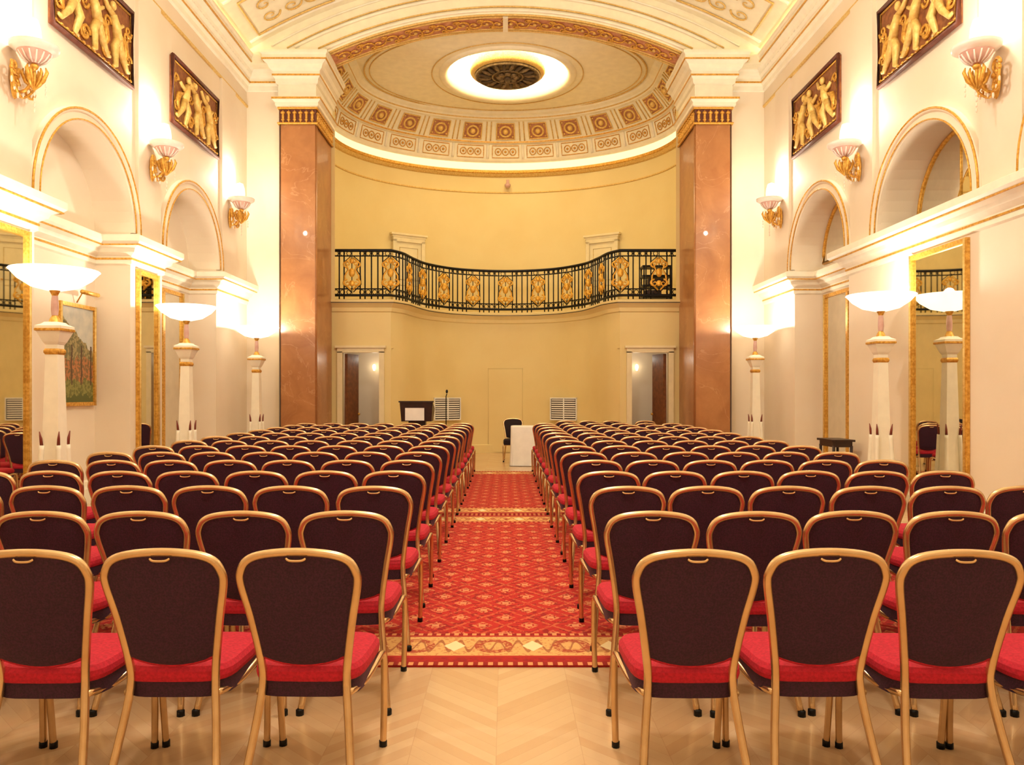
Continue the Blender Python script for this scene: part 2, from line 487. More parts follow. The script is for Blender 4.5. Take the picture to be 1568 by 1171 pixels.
for i in range(n+1):
    xx = -HS+2*HS*i/n
    vs += [(xx, 15.54, az(xx)-0.012), (xx, 16.02, az(xx)-0.012)]
for i in range(n): fs.append((2*i, 2*i+1, 2*i+3, 2*i+2))
b.add(vs, fs, M_band)
for yy in (15.44, 15.53, 16.03, 16.11):
    b.tube([(-HS+2*HS*i/n, yy, az(-HS+2*HS*i/n)-0.015) for i in range(n+1)], 0.022, M_pgold, 6)
def scroll(b, f, cu, cv, s, d, r, m, turns=1.25, ph=0.0, n=16):
    pts = []
    for i in range(n+1):
        t = i/n; a = ph+d*turns*2*math.pi*t; q = s*(1-0.85*t)
        pts.append(f(cu+q*math.cos(a), cv+q*math.sin(a)))
    b.tube(pts, [r*(1-0.5*i/n) for i in range(n+1)], m, 5)
fs_ = lambda u, v: Vector((u, 15.78+v, az(max(-HS, min(HS, u)))-0.03))
k = 0; u = -HS+0.2
while u < HS-0.15:
    dd = 1 if k % 2 else -1
    scroll(b, fs_, u, 0.02*dd, 0.14, dd, 0.022, M_gold)
    scroll(b, fs_, u+0.12, -0.12*dd, 0.08, -dd, 0.016, M_gold)
    b.ell(tuple(fs_(u+0.02, 0.0)), (0.04, 0.04, 0.025), M_pgold, 8, 4)
    b.ell(tuple(fs_(u-0.1, 0.15*dd)), (0.05, 0.03, 0.02), M_gold, 8, 4)
    u += 0.24; k += 1
b.box(-0.05, 0.05, 15.50, 16.1, 8.93, 8.98, M_trim)
for d, r in ((0.06, 0.03), (0.13, 0.018), (0.36, 0.03), (0.42, 0.015), (0.6, 0.02)):
    pts = []
    for i in range(61):
        xx = -4.6+9.2*i/60
        z = az(xx, d)
        if z > 8.24 and z < vz(xx)-0.01: pts.append((xx, 15.40, z))
    b.tube(pts, r, M_pgold if r < 0.019 else M_trim, 6)
b.build('trim_chancel_arch')

def vaultorn():
    b = B()
    for y0, y1 in ((13.9, 15.1), (12.3, 13.5)):
        f = lambda u, v: Vector((u, v, vz(u)-0.03))
        loop = [(-4.75, y0), (-3.3, y0), (-3.3, y1), (-4.75, y1)]
        pts = []
        for i in range(4):
            a, c = loop[i], loop[(i+1) % 4]
            for j in range(8): pts.append(f(a[0]+(c[0]-a[0])*j/8, a[1]+(c[1]-a[1])*j/8))
        b.tube(pts, 0.02, M_pgold, 6, closed=True)
        ym = (y0+y1)/2
        for cx in (-4.4, -4.0, -3.65):
            scroll(b, f, cx, ym+0.2, 0.18, 1, 0.02, M_pgold); scroll(b, f, cx, ym-0.2, 0.18, -1, 0.02, M_pgold)
    for yy in (15.2, 13.7, 12.1, 10.5, 8.9):
        b.tube([(-W+0.3+(W-0.3)*i/20, yy, vz(-W+0.3+(W-0.3)*i/20)-0.01) for i in range(21)], 0.035, M_trim, 6)
    return b
both(vaultorn(), 'trim_vault_left', 'trim_vault_right')

# ---------------------------------------------------------------- apse (U-shaped plan: half ellipse + straight sides)
AX, AY, AD = 4.2, 3.2, 18.4; FR = 2.45
def ep(t, off, z):
    c = math.cos(t); s = math.sin(t)
    if c >= 0: return ((AX-off)*s, AD+(AY-off)*c, z)
    return (math.copysign(AX-off, s), AD+FR*c, z)
b = B(); n = 72; vs = []; fs = []
TM = math.acos((17.0-AD)/FR)
for i in range(n+1):
    t = -TM+2*TM*i/n
    vs += [ep(t, 0, 3.5), ep(t, 0, 7.55)]
for i in range(n): fs.append((2*i, 2*i+2, 2*i+3, 2*i+1))
b.add(vs, fs, M_apse, True)
for s in (-1, 1): b.quad((s*3.7, 17.0, 3.5), (s*4.25, 17.0, 3.5), (s*4.25, 17.0, 8.24), (s*3.7, 17.0, 8.24), M_apse)
b.build('wall_apse')
def ring(b, prof, m, n=144, smooth=False, ymin=16.12):
    k = len(prof); vs = []; fs = []
    for i in range(n):
        t = 2*math.pi*(i+0.5)/n
        for (o, z) in prof: vs.append(ep(t, o, z))
    for i in range(n):
        i2 = (i+1) % n
        for j in range(k-1):
            q = (i*k+j, i*k+j+1, i2*k+j+1, i2*k+j)
            if min(vs[a][1] for a in q) >= ymin: fs.append(q)
    b.add(vs, fs, m, smooth)
b = B()
ring(b, [(0, 7.02), (0.025, 7.03), (0.025, 7.06), (0, 7.07)], M_pgold, ymin=17.0)
ring(b, [(0, 7.46), (0.05, 7.48), (0.10, 7.54)], M_pgold, ymin=17.0)
ring(b, [(0.10, 7.54), (0.12, 7.56), (0.12, 7.62), (0.03, 7.64)], M_gold, ymin=17.0)
ring(b, [(0.03, 7.64), (0.03, 7.86), (0.09, 7.9), (0.11, 7.94), (0.20, 8.30), (0.27, 8.32), (0.29, 8.38), (0.62, 8.78), (0.69, 8.8), (0.72, 8.9), (0.80, 8.94), (0.84, 9.0)], M_ceil)
ring(b, [(0.265, 8.325), (0.285, 8.33), (0.29, 8.36)], M_gold)
ring(b, [(0.685, 8.81), (0.70, 8.83), (0.71, 8.86)], M_pgold)
M_frz = mat('frieze_cove_glow', (255, 244, 218), 0.6, emis=(255, 240, 196), estr=0.6)  # plain band given emission to stand in for cove light washing over it
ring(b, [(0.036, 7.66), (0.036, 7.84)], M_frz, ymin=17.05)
N = 2400; arc = [0]
for i in range(N):
    a = ep(2*math.pi*i/N, 0.3, 0); c = ep(2*math.pi*(i+1)/N, 0.3, 0)
    arc.append(arc[-1]+min(0.05, math.hypot(a[0]-c[0], a[1]-c[1])))
def th(s):
    s = s % arc[-1]
    lo, hi = 0, N
    while hi-lo > 1:
        mid = (lo+hi)//2
        if arc[mid] <= s: lo = mid
        else: hi = mid
    return 2*math.pi*lo/N
SP = 0.92
def slope(o0, z0, o1, z1):
    def f(t, u, v, lift=0.0):
        om = (o0+o1)/2
        p = ep(t-1e-3, om, 0); q = ep(t+1e-3, om, 0)
        dd = 2e-3/math.hypot(p[0]-q[0], p[1]-q[1])
        tt = t+u*dd
        o = o0+(o1-o0)*v; z = z0+(z1-z0)*v
        L = math.hypot(o1-o0, z1-z0)
        return Vector(ep(tt, o+lift*(z1-z0)/L, z-lift*(o1-o0)/L))
    return f
fc = slope(0.29, 8.38, 0.62, 8.78); fp = slope(0.11, 7.94, 0.20, 8.30)
def rectloop(f, t, u0, u1, v0, v1, lift, n=4):
    pts = []
    lp = [(u0, v0), (u1, v0), (u1, v1), (u0, v1)]
    for i in range(4):
        a, c = lp[i], lp[(i+1) % 4]
        for j in range(n): pts.append(f(t, a[0]+(c[0]-a[0])*j/n, a[1]+(c[1]-a[1])*j/n, lift))
    return pts
M_cof = mat('coffer_ground', (196, 140, 102), 0.6, col2=(164, 106, 74), scale=14)
M_ltgold = mat('light_gilt', (240, 208, 126), 0.45, 0.15, col2=(222, 180, 94), scale=20)
M_rail = mat('railing_gilt', (236, 184, 66), 0.4, 0.3, col2=(206, 146, 40), scale=20)
for i in range(-9, 10):
    t = th(SP*i)
    if ep(t, 0.6, 0)[1] < 16.45: continue
    hw = 0.24
    b.quad(fc(t, -hw, .12, .012), fc(t, hw, .12, .012), fc(t, hw, .9, .012), fc(t, -hw, .9, .012), M_cof)
    b.tube(rectloop(fc, t, -hw, hw, .1, .92, 0.02), 0.018, M_ltgold, 5, closed=True)
    b.tube([fc(t, 0.15*math.cos(a*math.pi/6), .5+.27*math.sin(a*math.pi/6), 0.03) for a in range(12)], 0.028, M_ltgold, 6, closed=True)
    b.ell(tuple(fc(t, 0, .5, 0.03)), (0.075, 0.075, 0.075), M_ltgold, 8, 6)
    for du in (-.19, .19):
        for dv in (.22, .8): b.ell(tuple(fc(t, du, dv, 0.02)), (0.025, 0.025, 0.025), M_ltgold, 6, 4)
    b.tube(rectloop(fp, t, -0.36, 0.36, .08, .92, 0.01), 0.012, M_gold, 5, closed=True)
    for du in (-0.2, 0, 0.2):
        b.tube([fp(t, du+0.085*math.cos(a*math.pi/5), .5+.24*math.sin(a*math.pi/5), 0.012) for a in range(10)], 0.014, M_gold, 5, closed=True)
        b.ell(tuple(fp(t, du, .5, 0.012)), (0.035, 0.035, 0.035), M_gold, 6, 4)
    t2 = th(SP*(i+0.5))
    if ep(t2, .6, 0)[1] > 16.3:
        b.tube([fp(t2, 0, v/4, 0.01) for v in range(5)], 0.035, M_trim, 6)
        b.tube([fc(t2, -.06, v/4, 0.01) for v in range(5)], 0.016, M_pgold, 6)
        b.tube([fc(t2, .06, v/4, 0.01) for v in range(5)], 0.016, M_pgold, 6)
b.build('trim_apse_cornice')

OX, OY = 0.05, 18.5
b = B(); n = 120; vs = []; fs = []
ir = 1.42
for i in range(n):
    t = 2*math.pi*i/n; s_, c_ = math.sin(t), math.cos(t)
    if c_ >= 0: a = ((AX-.84)*s_, AD+(AY-.84)*c_, 9.0)
    else:
        q = min(3.36/max(1e-6, abs(s_)), (AD-16.1)/max(1e-6, -c_))
        a = (s_*q, AD+c_*q, 9.0)
    vs += [a, (OX+ir*s_, OY+ir*c_, 9.0)]
for i in range(n):
    j = (i+1) % n
    fs.append((2*i, 2*i+1, 2*j+1, 2*j))
b.add(vs, fs, M_ceil, True)
b.build('ceiling_apse')
b = B()
b.lathe(OX, OY, [(1.62, 9.0), (1.60, 8.96), (1.54, 8.94), (1.48, 8.96), (1.42, 9.0), (1.42, 9.22), (1.3, 9.34), (0.9, 9.4)], M_ceil, 64)
b.lathe(OX, OY, [(1.36, 9.24), (1.30, 9.33), (0.92, 9.385)], M_led2, 64)
b.lathe(OX, OY, [(0.9, 9.4), (0.9, 9.1), (0.86, 9.04), (0.78, 9.02)], M_pgold, 48)
b.lathe(OX, OY, [(0.78, 9.02), (0.72, 8.99), (0.6, 9.03), (0.42, 9.0), (0.3, 9.03), (0.16, 8.97), (0.001, 8.95)], M_bronze, 48)
b.tube([(OX+0.74*math.cos(a*math.pi/24), OY+0.74*math.sin(a*math.pi/24), 8.99) for a in range(48)], 0.03, M_bronze, 6, closed=True)
b.tube([(OX+0.36*math.cos(a*math.pi/16), OY+0.36*math.sin(a*math.pi/16), 8.98) for a in range(32)], 0.025, M_bronze, 6, closed=True)
M_brd = mat('bronze_dark', (82, 64, 42), 0.6, 0.2)
for i in range(20):
    a = 2*math.pi*i/20
    b.tube([(OX+q*math.cos(a+q*0.3), OY+q*math.sin(a+q*0.3), 8.99-0.02*math.sin(q*4)) for q in (0.4, 0.5, 0.6, 0.68)], [0.02, 0.05, 0.045, 0.015], M_bronze if i % 2 else M_brd, 6)
for i in range(8):
    a = 2*math.pi*i/8
    b.ell((OX+0.2*math.cos(a), OY+0.2*math.sin(a), 8.965), (0.08, 0.08, 0.04), M_bronze, 8, 4)
b.ell((OX, OY, 8.94), (0.09, 0.09, 0.06), M_brd, 10, 6)
b.build('ceiling_rosette')
b = B()
for rx, ry, r in ((3.30, 2.36, 0.02), (3.18, 2.26, 0.012)):
    b.tube([(rx*math.sin(2*math.pi*i/120), AD+0.05+ry*math.cos(2*math.pi*i/120), 8.99) for i in range(120)], r, M_pgold, 6, closed=True)
b.tube([(OX+1.78*math.sin(2*math.pi*i/80), OY+1.78*math.cos(2*math.pi*i/80), 8.99) for i in range(80)], 0.012, M_pgold, 6, closed=True)
b.build('trim_apse_ceiling')

# serpentine lower wall and balcony
half = [(-2.5, 17.1, 0), (-2.28, 17.5, 0), (-2.12, 18.2, 0), (-1.85, 18.95, 0), (-1.15, 19.7, 0), (0, 20.0, 0)]
full = half+[(-p[0], p[1], 0) for p in half[:-1]][::-1]
cur = [(p.x, p.y) for p in crom(full, 8)]
path = [(-3.78, 17.1)]+cur+[(3.78, 17.1)]
b = B(); vs = []; fs = []
for (x, y) in cur: vs += [(x, y, 0), (x, y, 3.5)]
for i in range(len(cur)-1): fs.append((2*i, 2*i+2, 2*i+3, 2*i+1))
b.add(vs, fs, M_apse, True)
for sgn in (-1, 1):
    X = lambda x: sgn*x
    b.quad((X(3.8), 17.1, 2.4), (X(2.5), 17.1, 2.4), (X(2.5), 17.1, 3.5), (X(3.8), 17.1, 3.5), M_apse)
    b.quad((X(3.8), 17.1, 0), (X(3.55), 17.1, 0), (X(3.55), 17.1, 2.4), (X(3.8), 17.1, 2.4), M_apse)
    b.quad((X(2.75), 17.1, 0), (X(2.5), 17.1, 0), (X(2.5), 17.1, 2.4), (X(2.75), 17.1, 2.4), M_apse)
    b.quad((X(3.75), 17.1, 0), (X(3.75), 18.6, 0), (X(3.75), 18.6, 2.5), (X(3.75), 17.1, 2.5), M_wall)
    b.quad((X(2.45), 17.2, 0), (X(2.45), 18.6, 0), (X(2.45), 18.6, 2.5), (X(2.45), 17.2, 2.5), M_wall)
    b.quad((X(3.75), 18.6, 0), (X(2.45), 18.6, 0), (X(2.45), 18.6, 2.5), (X(3.75), 18.6, 2.5), M_wall)
    b.quad((X(3.75), 17.1, 2.5), (X(2.45), 17.1, 2.5), (X(2.45), 18.6, 2.5), (X(3.75), 18.6, 2.5), M_wall)
b.build('wall_balcony_front')
b = B()
b.sweep(path, [(0, 3.28), (0.03, 3.30), (0.04, 3.38), (0.10, 3.44), (0.14, 3.47), (0.14, 3.54), (0.0, 3.57)], M_apse)
b.sweep(path, [(0.138, 3.475), (0.15, 3.475), (0.15, 3.49), (0.138, 3.49)], M_wood)
b.build('trim_balcony')
b = B(); vs = []; fs = []
for (x, y) in path:
    vs += [(x, y, 3.56), (x, AD+AY*math.sqrt(max(0, 1-(x/AX)**2)), 3.56)]
for i in range(len(path)-1): fs.append((2*i, 2*i+1, 2*i+3, 2*i+2))
b.add(vs, fs, M_apse); b.build('floor_balcony')
b = B(); b.sweep(cur, [(0, 0), (0.03, 0), (0.03, 0.2), (0, 0.22)], M_apse); b.build('baseboard_apse')

# railing
rp = [Vector((x, y+0.06, 0)) for (x, y) in path]
dens = []
for i in range(len(rp)-1):
    k = 8 if i in (0, len(rp)-2) else 3
    for j in range(k): dens.append(rp[i].lerp(rp[i+1], j/k))
dens.append(rp[-1])
cum = [0]
for i in range(len(dens)-1): cum.append(cum[-1]+(dens[i+1]-dens[i]).length)
def at(s):
    s = max(0, min(cum[-1]-1e-6, s))
    for i in range(len(cum)-1):
        if cum[i+1] >= s:
            f = (s-cum[i])/(cum[i+1]-cum[i]); d = (dens[i+1]-dens[i]).normalized()
            return dens[i].lerp(dens[i+1], f), d
b = B()
for z, r in ((4.64, 0.034), (4.52, 0.014), (3.80, 0.014), (3.66, 0.028)):
    b.tube([p+Vector((0, 0, z)) for p in dens], r, M_iron, 6)
mod = 0.87
nmod = int(round(cum[-1]/mod)); mod = cum[-1]/nmod
for i in range(nmod):
    for j in range(6):
        s = i*mod+j*mod/6
        if j == 3: continue
        if j == 2: s -= 0.035
        if j == 4: s += 0.035
        p, d = at(s)
        b.tube([p+Vector((0, 0, 3.57)), p+Vector((0, 0, 4.64))], 0.016, M_iron, 5)
        p2, _ = at(i*mod+j*mod/6+mod/12)
        b.tube([p2+Vector((0, 0, 4.52))+d*0.05*math.cos(a)+Vector((0, 0, 0.055+0.05*math.sin(a))) for a in [q*math.pi/4 for q in range(8)]], 0.009, M_iron, 4, closed=True)
        b.tube([p2+Vector((0, 0, 3.73))+d*0.05*math.cos(a)+Vector((0, 0, 0.05*math.sin(a))) for a in [q*math.pi/4 for q in range(8)]], 0.009, M_iron, 4, closed=True)
    p, d = at((i+0.5)*mod)
    f = lambda u, v: p+d*u*1.25+Vector((0, -0.03, 4.13+v*1.05))
    fb = lambda u, v: p+d*u*1.25+Vector((0, 0.01, 4.13+v*1.05))
    for sg in (-1, 1):
        scroll(b, f, sg*0.08, 0.20, 0.075, sg, 0.023, M_rail, ph=-math.pi/2)
        scroll(b, f, sg*0.08, -0.20, 0.08, -sg, 0.023, M_rail, ph=math.pi/2)
        b.tube([f(sg*0.02, 0.33), f(sg*0.11, 0.24), f(sg*0.06, 0.08), f(sg*0.12, -0.04), f(sg*0.13, -0.2), f(sg*0.02, -0.34)], 0.020, M_rail, 5)
        b.tube([fb(sg*0.02, 0.37), fb(sg*0.13, 0.26), fb(sg*0.08, 0.08), fb(sg*0.145, -0.04), fb(sg*0.155, -0.22), fb(sg*0.02, -0.38)], 0.011, M_iron, 5)
    b.ell(tuple(f(0, 0.02)), (0.07, 0.03, 0.10), M_rail, 8, 6)
    b.ell(tuple(f(0, 0.26)), (0.05, 0.02, 0.06), M_rail, 8, 5)
    b.ell(tuple(f(0, -0.2)), (0.06, 0.02, 0.07), M_rail, 8, 5)
    b.tube([f(0, -0.42), f(0, 0.45)], 0.010, M_iron, 5)
b.build('balcony_railing')

def updoor(x, name):
    t = math.asin(x/AX); c = Vector(ep(t, 0, 0))
    tn = Vector((AX*math.cos(t), -AY*math.sin(t), 0)).normalized()
    ang = math.atan2(tn.y, tn.x)
    b = B()
    b.box(-0.36, 0.36, -0.10, -0.05, 0, 1.95, M_door)
    for (x0, x1) in ((-0.46, -0.36), (0.36, 0.46)): b.box(x0, x1, -0.14, -0.03, 0, 2.0, M_door)
    b.box(-0.46, 0.46, -0.14, -0.03, 1.95, 2.06, M_door)
    b.box(-0.52, 0.52, -0.18, -0.03, 2.12, 2.17, M_door)
    b.box(-0.48, 0.48, -0.15, -0.03, 2.06, 2.12, M_door)
    for (z0, z1) in ((0.15, 0.8), (0.95, 1.8)):
        b.tube([(-0.26, -0.10, z0), (0.26, -0.10, z0), (0.26, -0.10, z1), (-0.26, -0.10, z1)], 0.01, M_pgold, 4, closed=True)
    b.ell((0.3, -0.13, 0.95), (0.025, 0.025, 0.025), M_gold)
    b.build(name, loc=(c.x, c.y, 3.57), rot=ang)
updoor(-2.62, 'door_1'); updoor(2.62, 'door_2')
def lowdoor():
    b = B()
    for (x0, x1) in ((-3.66, -3.55), (-2.75, -2.64)): b.box(x0, x1, 17.04, 17.18, 0, 2.42, M_door)
    b.box(-3.66, -2.64, 17.04, 17.18, 2.40, 2.50, M_door)
    b.box(-3.70, -2.60, 17.00, 17.1, 2.50, 2.55, M_door)
    # door leaf standing open into the passage
    b.box(-3.53, -3.46, 17.2, 17.95, 0.01, 2.38, M_brown)
    b.add([(-3.50, 17.18, 0.01), (-3.34, 17.62, 0.01), (-3.34, 17.62, 2.38), (-3.50, 17.18, 2.38), (-3.46, 17.17, 0.01), (-3.30, 17.61, 0.01), (-3.30, 17.61, 2.38), (-3.46, 17.17, 2.38)],
          [(0, 1, 2, 3), (4, 5, 6, 7), (0, 1, 5, 4), (3, 2, 6, 7), (1, 2, 6, 5), (0, 3, 7, 4)], M_brown)
    b.ell((-3.28, 17.55, 1.05), (0.03, 0.03, 0.03), M_gold)
    for x, y in ((-3.1, 18.56), (-2.8, 18.56)):
        b.lathe(x, y-0.06, [(0.02, 2.05), (0.04, 2.12), (0.035, 2.18), (0.01, 2.2)], M_bulb, 10)
    return b
both(lowdoor(), 'door_3', 'door_4')
b = B()
b.box(-0.42, 0.42, 19.945, 19.965, 0.02, 2.12, M_apse)
b.tube([(-0.44, 19.95, 0.05), (-0.44, 19.95, 2.15), (0.44, 19.95, 2.15), (0.44, 19.95, 0.05)], 0.005, M_apse, 4)
b.build('door_5')

def grille(cx):
    b = B(); w = 0.36
    b.box(-w, w, -0.03, 0.03, 0.88, 1.38, M_wood)
    for i in range(9):
        z = 0.91+i*0.053
        b.box(-w+0.02, w-0.02, -0.05, -0.03, z, z+0.028, M_white)
    for xx in (-w-0.02, 0, w): b.box(xx, xx+0.02, -0.06, 0.03, 0.86, 1.40, M_white)
    b.box(-w-0.02, w+0.02, -0.06, 0.03, 1.38, 1.41, M_white)
    b.box(-w-0.02, w+0.02, -0.06, 0.03, 0.85, 0.88, M_white)
    s = 1 if cx > 0 else -1
    b.build('ventilation_grille', loc=(cx, 19.34, 0), rot=-s*0.62)
grille(-1.45); grille(1.45)
b = B(); b.lathe(0.06, 21.47, [(0.001, 7.14), (0.05, 7.15), (0.08, 7.2), (0.08, 7.24), (0.04, 7.26), (0.04, 7.36), (0.001, 7.37)], M_bowl2, 16)
b.box(0.02, 0.1, 21.47, 21.57, 7.26, 7.33, M_bowl2); b.build('security_camera')

# ---------------------------------------------------------------- wall reliefs
def relief(yc, zc, seed):
    rnd = random.Random(seed); b = B(); hw, hh = 0.96, 0.52; x0 = -W+0.003
    b.box(x0, x0+0.04, yc-hw, yc+hw, zc-hh, zc+hh, M_relief)
    f = lambda u, v, o=0.05: Vector((x0+o, yc+u, zc+v))
    for q, r in ((0.0, 0.035), (0.06, 0.014)):
        b.tube([f(-hw+q, -hh+q), f(hw-q, -hh+q), f(hw-q, hh-q), f(-hw+q, hh-q)], r, M_rframe if q == 0 else M_gold, 6, closed=True)
    for cu, dr in ((-0.55, 1), (0.0, rnd.choice((-1, 1))), (0.52, -1)):
        lean = 0.12*dr
        hip = (cu, -0.05); neck = (cu+lean, 0.22)
        b.tube([f(*hip, .06), f(cu+lean*.5, .08, .075), f(*neck, .06)], [.075, .066, .058], M_ltgold, 8)
        b.ell(tuple(f(cu+lean*1.2, 0.33, .075)), (.045, .052, .065), M_ltgold, 8, 6)
        b.tube([f(*hip, .06), f(cu+0.12*dr, -.2, .08), f(cu+0.04*dr, -.42, .06), f(cu+.1*dr, -.44, .06)], [.065, .055, .034, .028], M_ltgold, 7)
        b.tube([f(*hip, .06), f(cu-0.10*dr, -.22, .07), f(cu-0.26*dr, -.38, .06), f(cu-.32*dr, -.36, .06)], [.065, .05, .034, .025], M_ltgold, 7)
        b.tube([f(*neck, .06), f(cu+lean+.16*dr, .26, .07), f(cu+lean+.25*dr, .38, .06)], [.045, .035, .026], M_ltgold, 6)
        b.tube([f(*neck, .06), f(cu+lean-.15*dr, .12, .07), f(cu+lean-.27*dr, .2, .06)], [.045, .035, .026], M_ltgold, 6)
        b.tube([f(cu-.05*dr, 0.05), f(cu-.2*dr, -.02), f(cu-.26*dr, -.16), f(cu-.18*dr, -.3)], [.03, .055, .045, .018], M_gold, 6)
        scroll(b, lambda u, v: f(u, v, .05), cu+.3*dr, -0.3, 0.1, dr, 0.026, M_gold)
        scroll(b, lambda u, v: f(u, v, .05), cu+.28, 0.08, 0.09, -dr, 0.024, M_gold)
    for sg in (-1, 1):
        scroll(b, lambda u, v: f(u, v, .05), sg*.84, -.2, .09, sg, .024, M_gold)
        scroll(b, lambda u, v: f(u, v, .05), sg*.84, .2, .09, -sg, .024, M_gold)
    for i in range(16): b.ell(tuple(f(-.9+i*.12, -.455, .055)), (.02, .038, .022), M_gold, 6, 4)
    return b
for i, yc in enumerate((6.75, 9.95, 13.2)):
    r = relief(yc, 6.28, i); r.build('relief_panel'); relief(yc, 6.28, i+7).mirrored().build('relief_panel')

# ---------------------------------------------------------------- mirrors and pictures
def gframe(b, x, y0, y1, z0, z1, w=0.06, d=0.05):
    b.box(x, x+d, y0, y0+w, z0, z1, M_gold); b.box(x, x+d, y1-w, y1, z0, z1, M_gold)
    b.box(x, x+d, y0+w, y1-w, z0, z0+w, M_gold); b.box(x, x+d, y0+w, y1-w, z1-w, z1, M_gold)
    b.tube([(x+d, y0+w/2, z0), (x+d, y0+w/2, z1)], 0.018, M_pgold, 6)
    b.tube([(x+d, y1-w/2, z0), (x+d, y1-w/2, z1)], 0.018, M_pgold, 6)
def wmirror(x, y0, y1, z0, z1, right=False, name='wall_mirror', split=False):
    b = B()
    b.box(x, x+0.02, y0+0.05, y1-0.05, z0+0.05, z1-0.05, M_mirror)
    gframe(b, x, y0, y1, z0, z1)
    if split: b.box(x, x+0.045, (y0+y1)/2-0.04, (y0+y1)/2+0.04, z0, z1, M_gold)
    (b.mirrored() if right else b).build(name)
wmirror(-W+0.003, 11.12, 11.78, 0.34, 3.27)
wmirror(-W+0.003, 7.88, 8.60, 0.34, 3.27)
wmirror(-W+0.003, 4.6, 5.4, 0.34, 3.27)
wmirror(-W-REC+0.003, 12.15, 14.05, 0.34, 3.27, True, split=True)
wmirror(-W-REC+0.003, 12.3, 13.9, 0.34, 3.27, split=True)
wmirror(-W-REC+0.003, 5.7, 7.6, 0.34, 3.27, True)
b = B(); b.box(-W-0.10, -W, 9.85-R, 9.85+R, 0, 3.5, M_wall); b.mirrored().build('wall_panel_right')
wmirror(-W+0.003, 8.85, 10.1, 0.34, 3.27, True)
for c in (9.85, 13.1):
    b = B(); n = 24; x = -W-REC+0.02
    pts = [(x, c-(R-.1)*math.cos(math.pi*k/n), 3.85+(R-.12)*math.sin(math.pi*k/n)) for k in range(n+1)]
    b.add(pts, [tuple(range(n+1))], M_mirror)
    b.tube(pts, 0.03, M_gold, 6, closed=True)
    b.tube([(x, c, 3.85), (x, c, 4.84)], 0.02, M_gold, 6)
    b.mirrored().build('lunette_mirror')
b = B(); x = -W-REC+0.003
b.box(x, x+0.03, 10.07, 10.87, 1.38, 2.66, M_paint)
gframe(b, x, 10.03, 10.91, 1.34, 2.70, 0.05, 0.05)
b.tube([(x+0.02, 10.47, 2.72), (x+0.1, 10.47, 2.86), (x+0.2, 10.47, 2.84)], 0.01, M_gold, 6)
b.tube([(x+0.2, 10.27, 2.84), (x+0.2, 10.67, 2.84)], 0.03, M_gold, 8)
b.build('landscape_painting')

# ---------------------------------------------------------------- lights helpers
WARM = (1.0, 0.925, 0.765)
def plight(name, loc, power, r=0.05, col=WARM, parent=None):
    l = bpy.data.lights.new(name, 'POINT'); l.energy = power; l.shadow_soft_size = r; l.color = col
    o = bpy.data.objects.new(name, l); o.location = loc; sc.collection.objects.link(o)
    if parent: o.parent = parent
    return o

def sconce():
    b = B()
    cx = 0.24
    b.lathe(cx, 0, [(0.001, -0.15), (0.05, -0.145), (0.11, -0.11), (0.15, -0.06), (0.165, -0.03)], M_bowl2, 24)
    b.lathe(cx, 0, [(0.165, -0.03), (0.20, -0.015), (0.235, 0.01), (0.24, 0.045), (0.225, 0.05), (0.16, 0.0), (0.001, -0.03)], M_bowl, 24)
    for i in range(14):
        a = 2*math.pi*i/14
        b.tube([(cx+q*math.cos(a), q*math.sin(a), z) for q, z in ((0.06, -0.145), (0.115, -0.11), (0.158, -0.045))], 0.009, M_bowl, 5)
    b.lathe(cx, 0, [(0.001, -0.22), (0.03, -0.2), (0.045, -0.17), (0.02, -0.14)], M_gold, 12)
    b.ell((0.03, 0, -0.32), (0.03, 0.07, 0.2), M_gold)
    b.tube(crom([(0.03, 0, -0.45), (0.15, 0, -0.42), (0.22, 0, -0.3), (0.24, 0, -0.2)], 5), 0.018, M_gold, 6)
    f = lambda u, v: Vector((0.10+0.03*abs(u)*4, u, v))
    for sg in (-1, 1):
        scroll(b, f, sg*0.13, -0.22, 0.09, sg, 0.019, M_gold)
        scroll(b, f, sg*0.12, -0.40, 0.08, -sg, 0.017, M_gold)
        b.tube(crom([f(0, -0.5), f(sg*.08, -.46), f(sg*.19, -.34), f(sg*.2, -.18)], 4), 0.014, M_gold, 6)
        for k, q in enumerate((0.07, 0.14, 0.2)):
            b.ell(tuple(f(sg*q, -0.50+0.06*k)), (0.014, 0.014, 0.035), M_cut, 6, 5)
            b.ell(tuple(f(sg*q, -0.30+0.02*k)), (0.02, 0.03, 0.03), M_gold, 6, 5)
    for ang in (-0.9, -0.45, 0, 0.45, 0.9):
        c, s_ = math.cos(ang), math.sin(ang)
        b.tube([(0.24-0.02*c, 0.02*s_, -0.42), (0.24-0.0*c, 0.12*s_, -0.33), (0.24, 0.17*s_, -0.24), (0.24, 0.15*s_, -0.19)], [0.008, 0.022, 0.02, 0.006], M_gold, 6)
        b.tube([(0.24, 0.0, -0.42), (0.24+0.12*s_, 0, -0.33), (0.24+0.17*s_, 0, -0.24), (0.24+0.15*s_, 0, -0.19)], [0.008, 0.022, 0.02, 0.006], M_gold, 6)
    for q in range(4): b.ell((0.24, 0, -0.47-0.055*q), (0.012, 0.012, 0.026), M_cut, 6, 5)
    for q in (-1, 1):
        for k in range(3): b.ell((0.24+q*0.12, 0, -0.38-0.05*k), (0.01, 0.01, 0.022), M_cut, 6, 5)
    b.lathe(cx-0.03, 0, [(0.05, 0.0), (0.085, 0.06), (0.095, 0.14), (0.085, 0.24), (0.06, 0.32), (0.001, 0.34)], M_shade, 16)
    return b
sb = sconce(); first = None
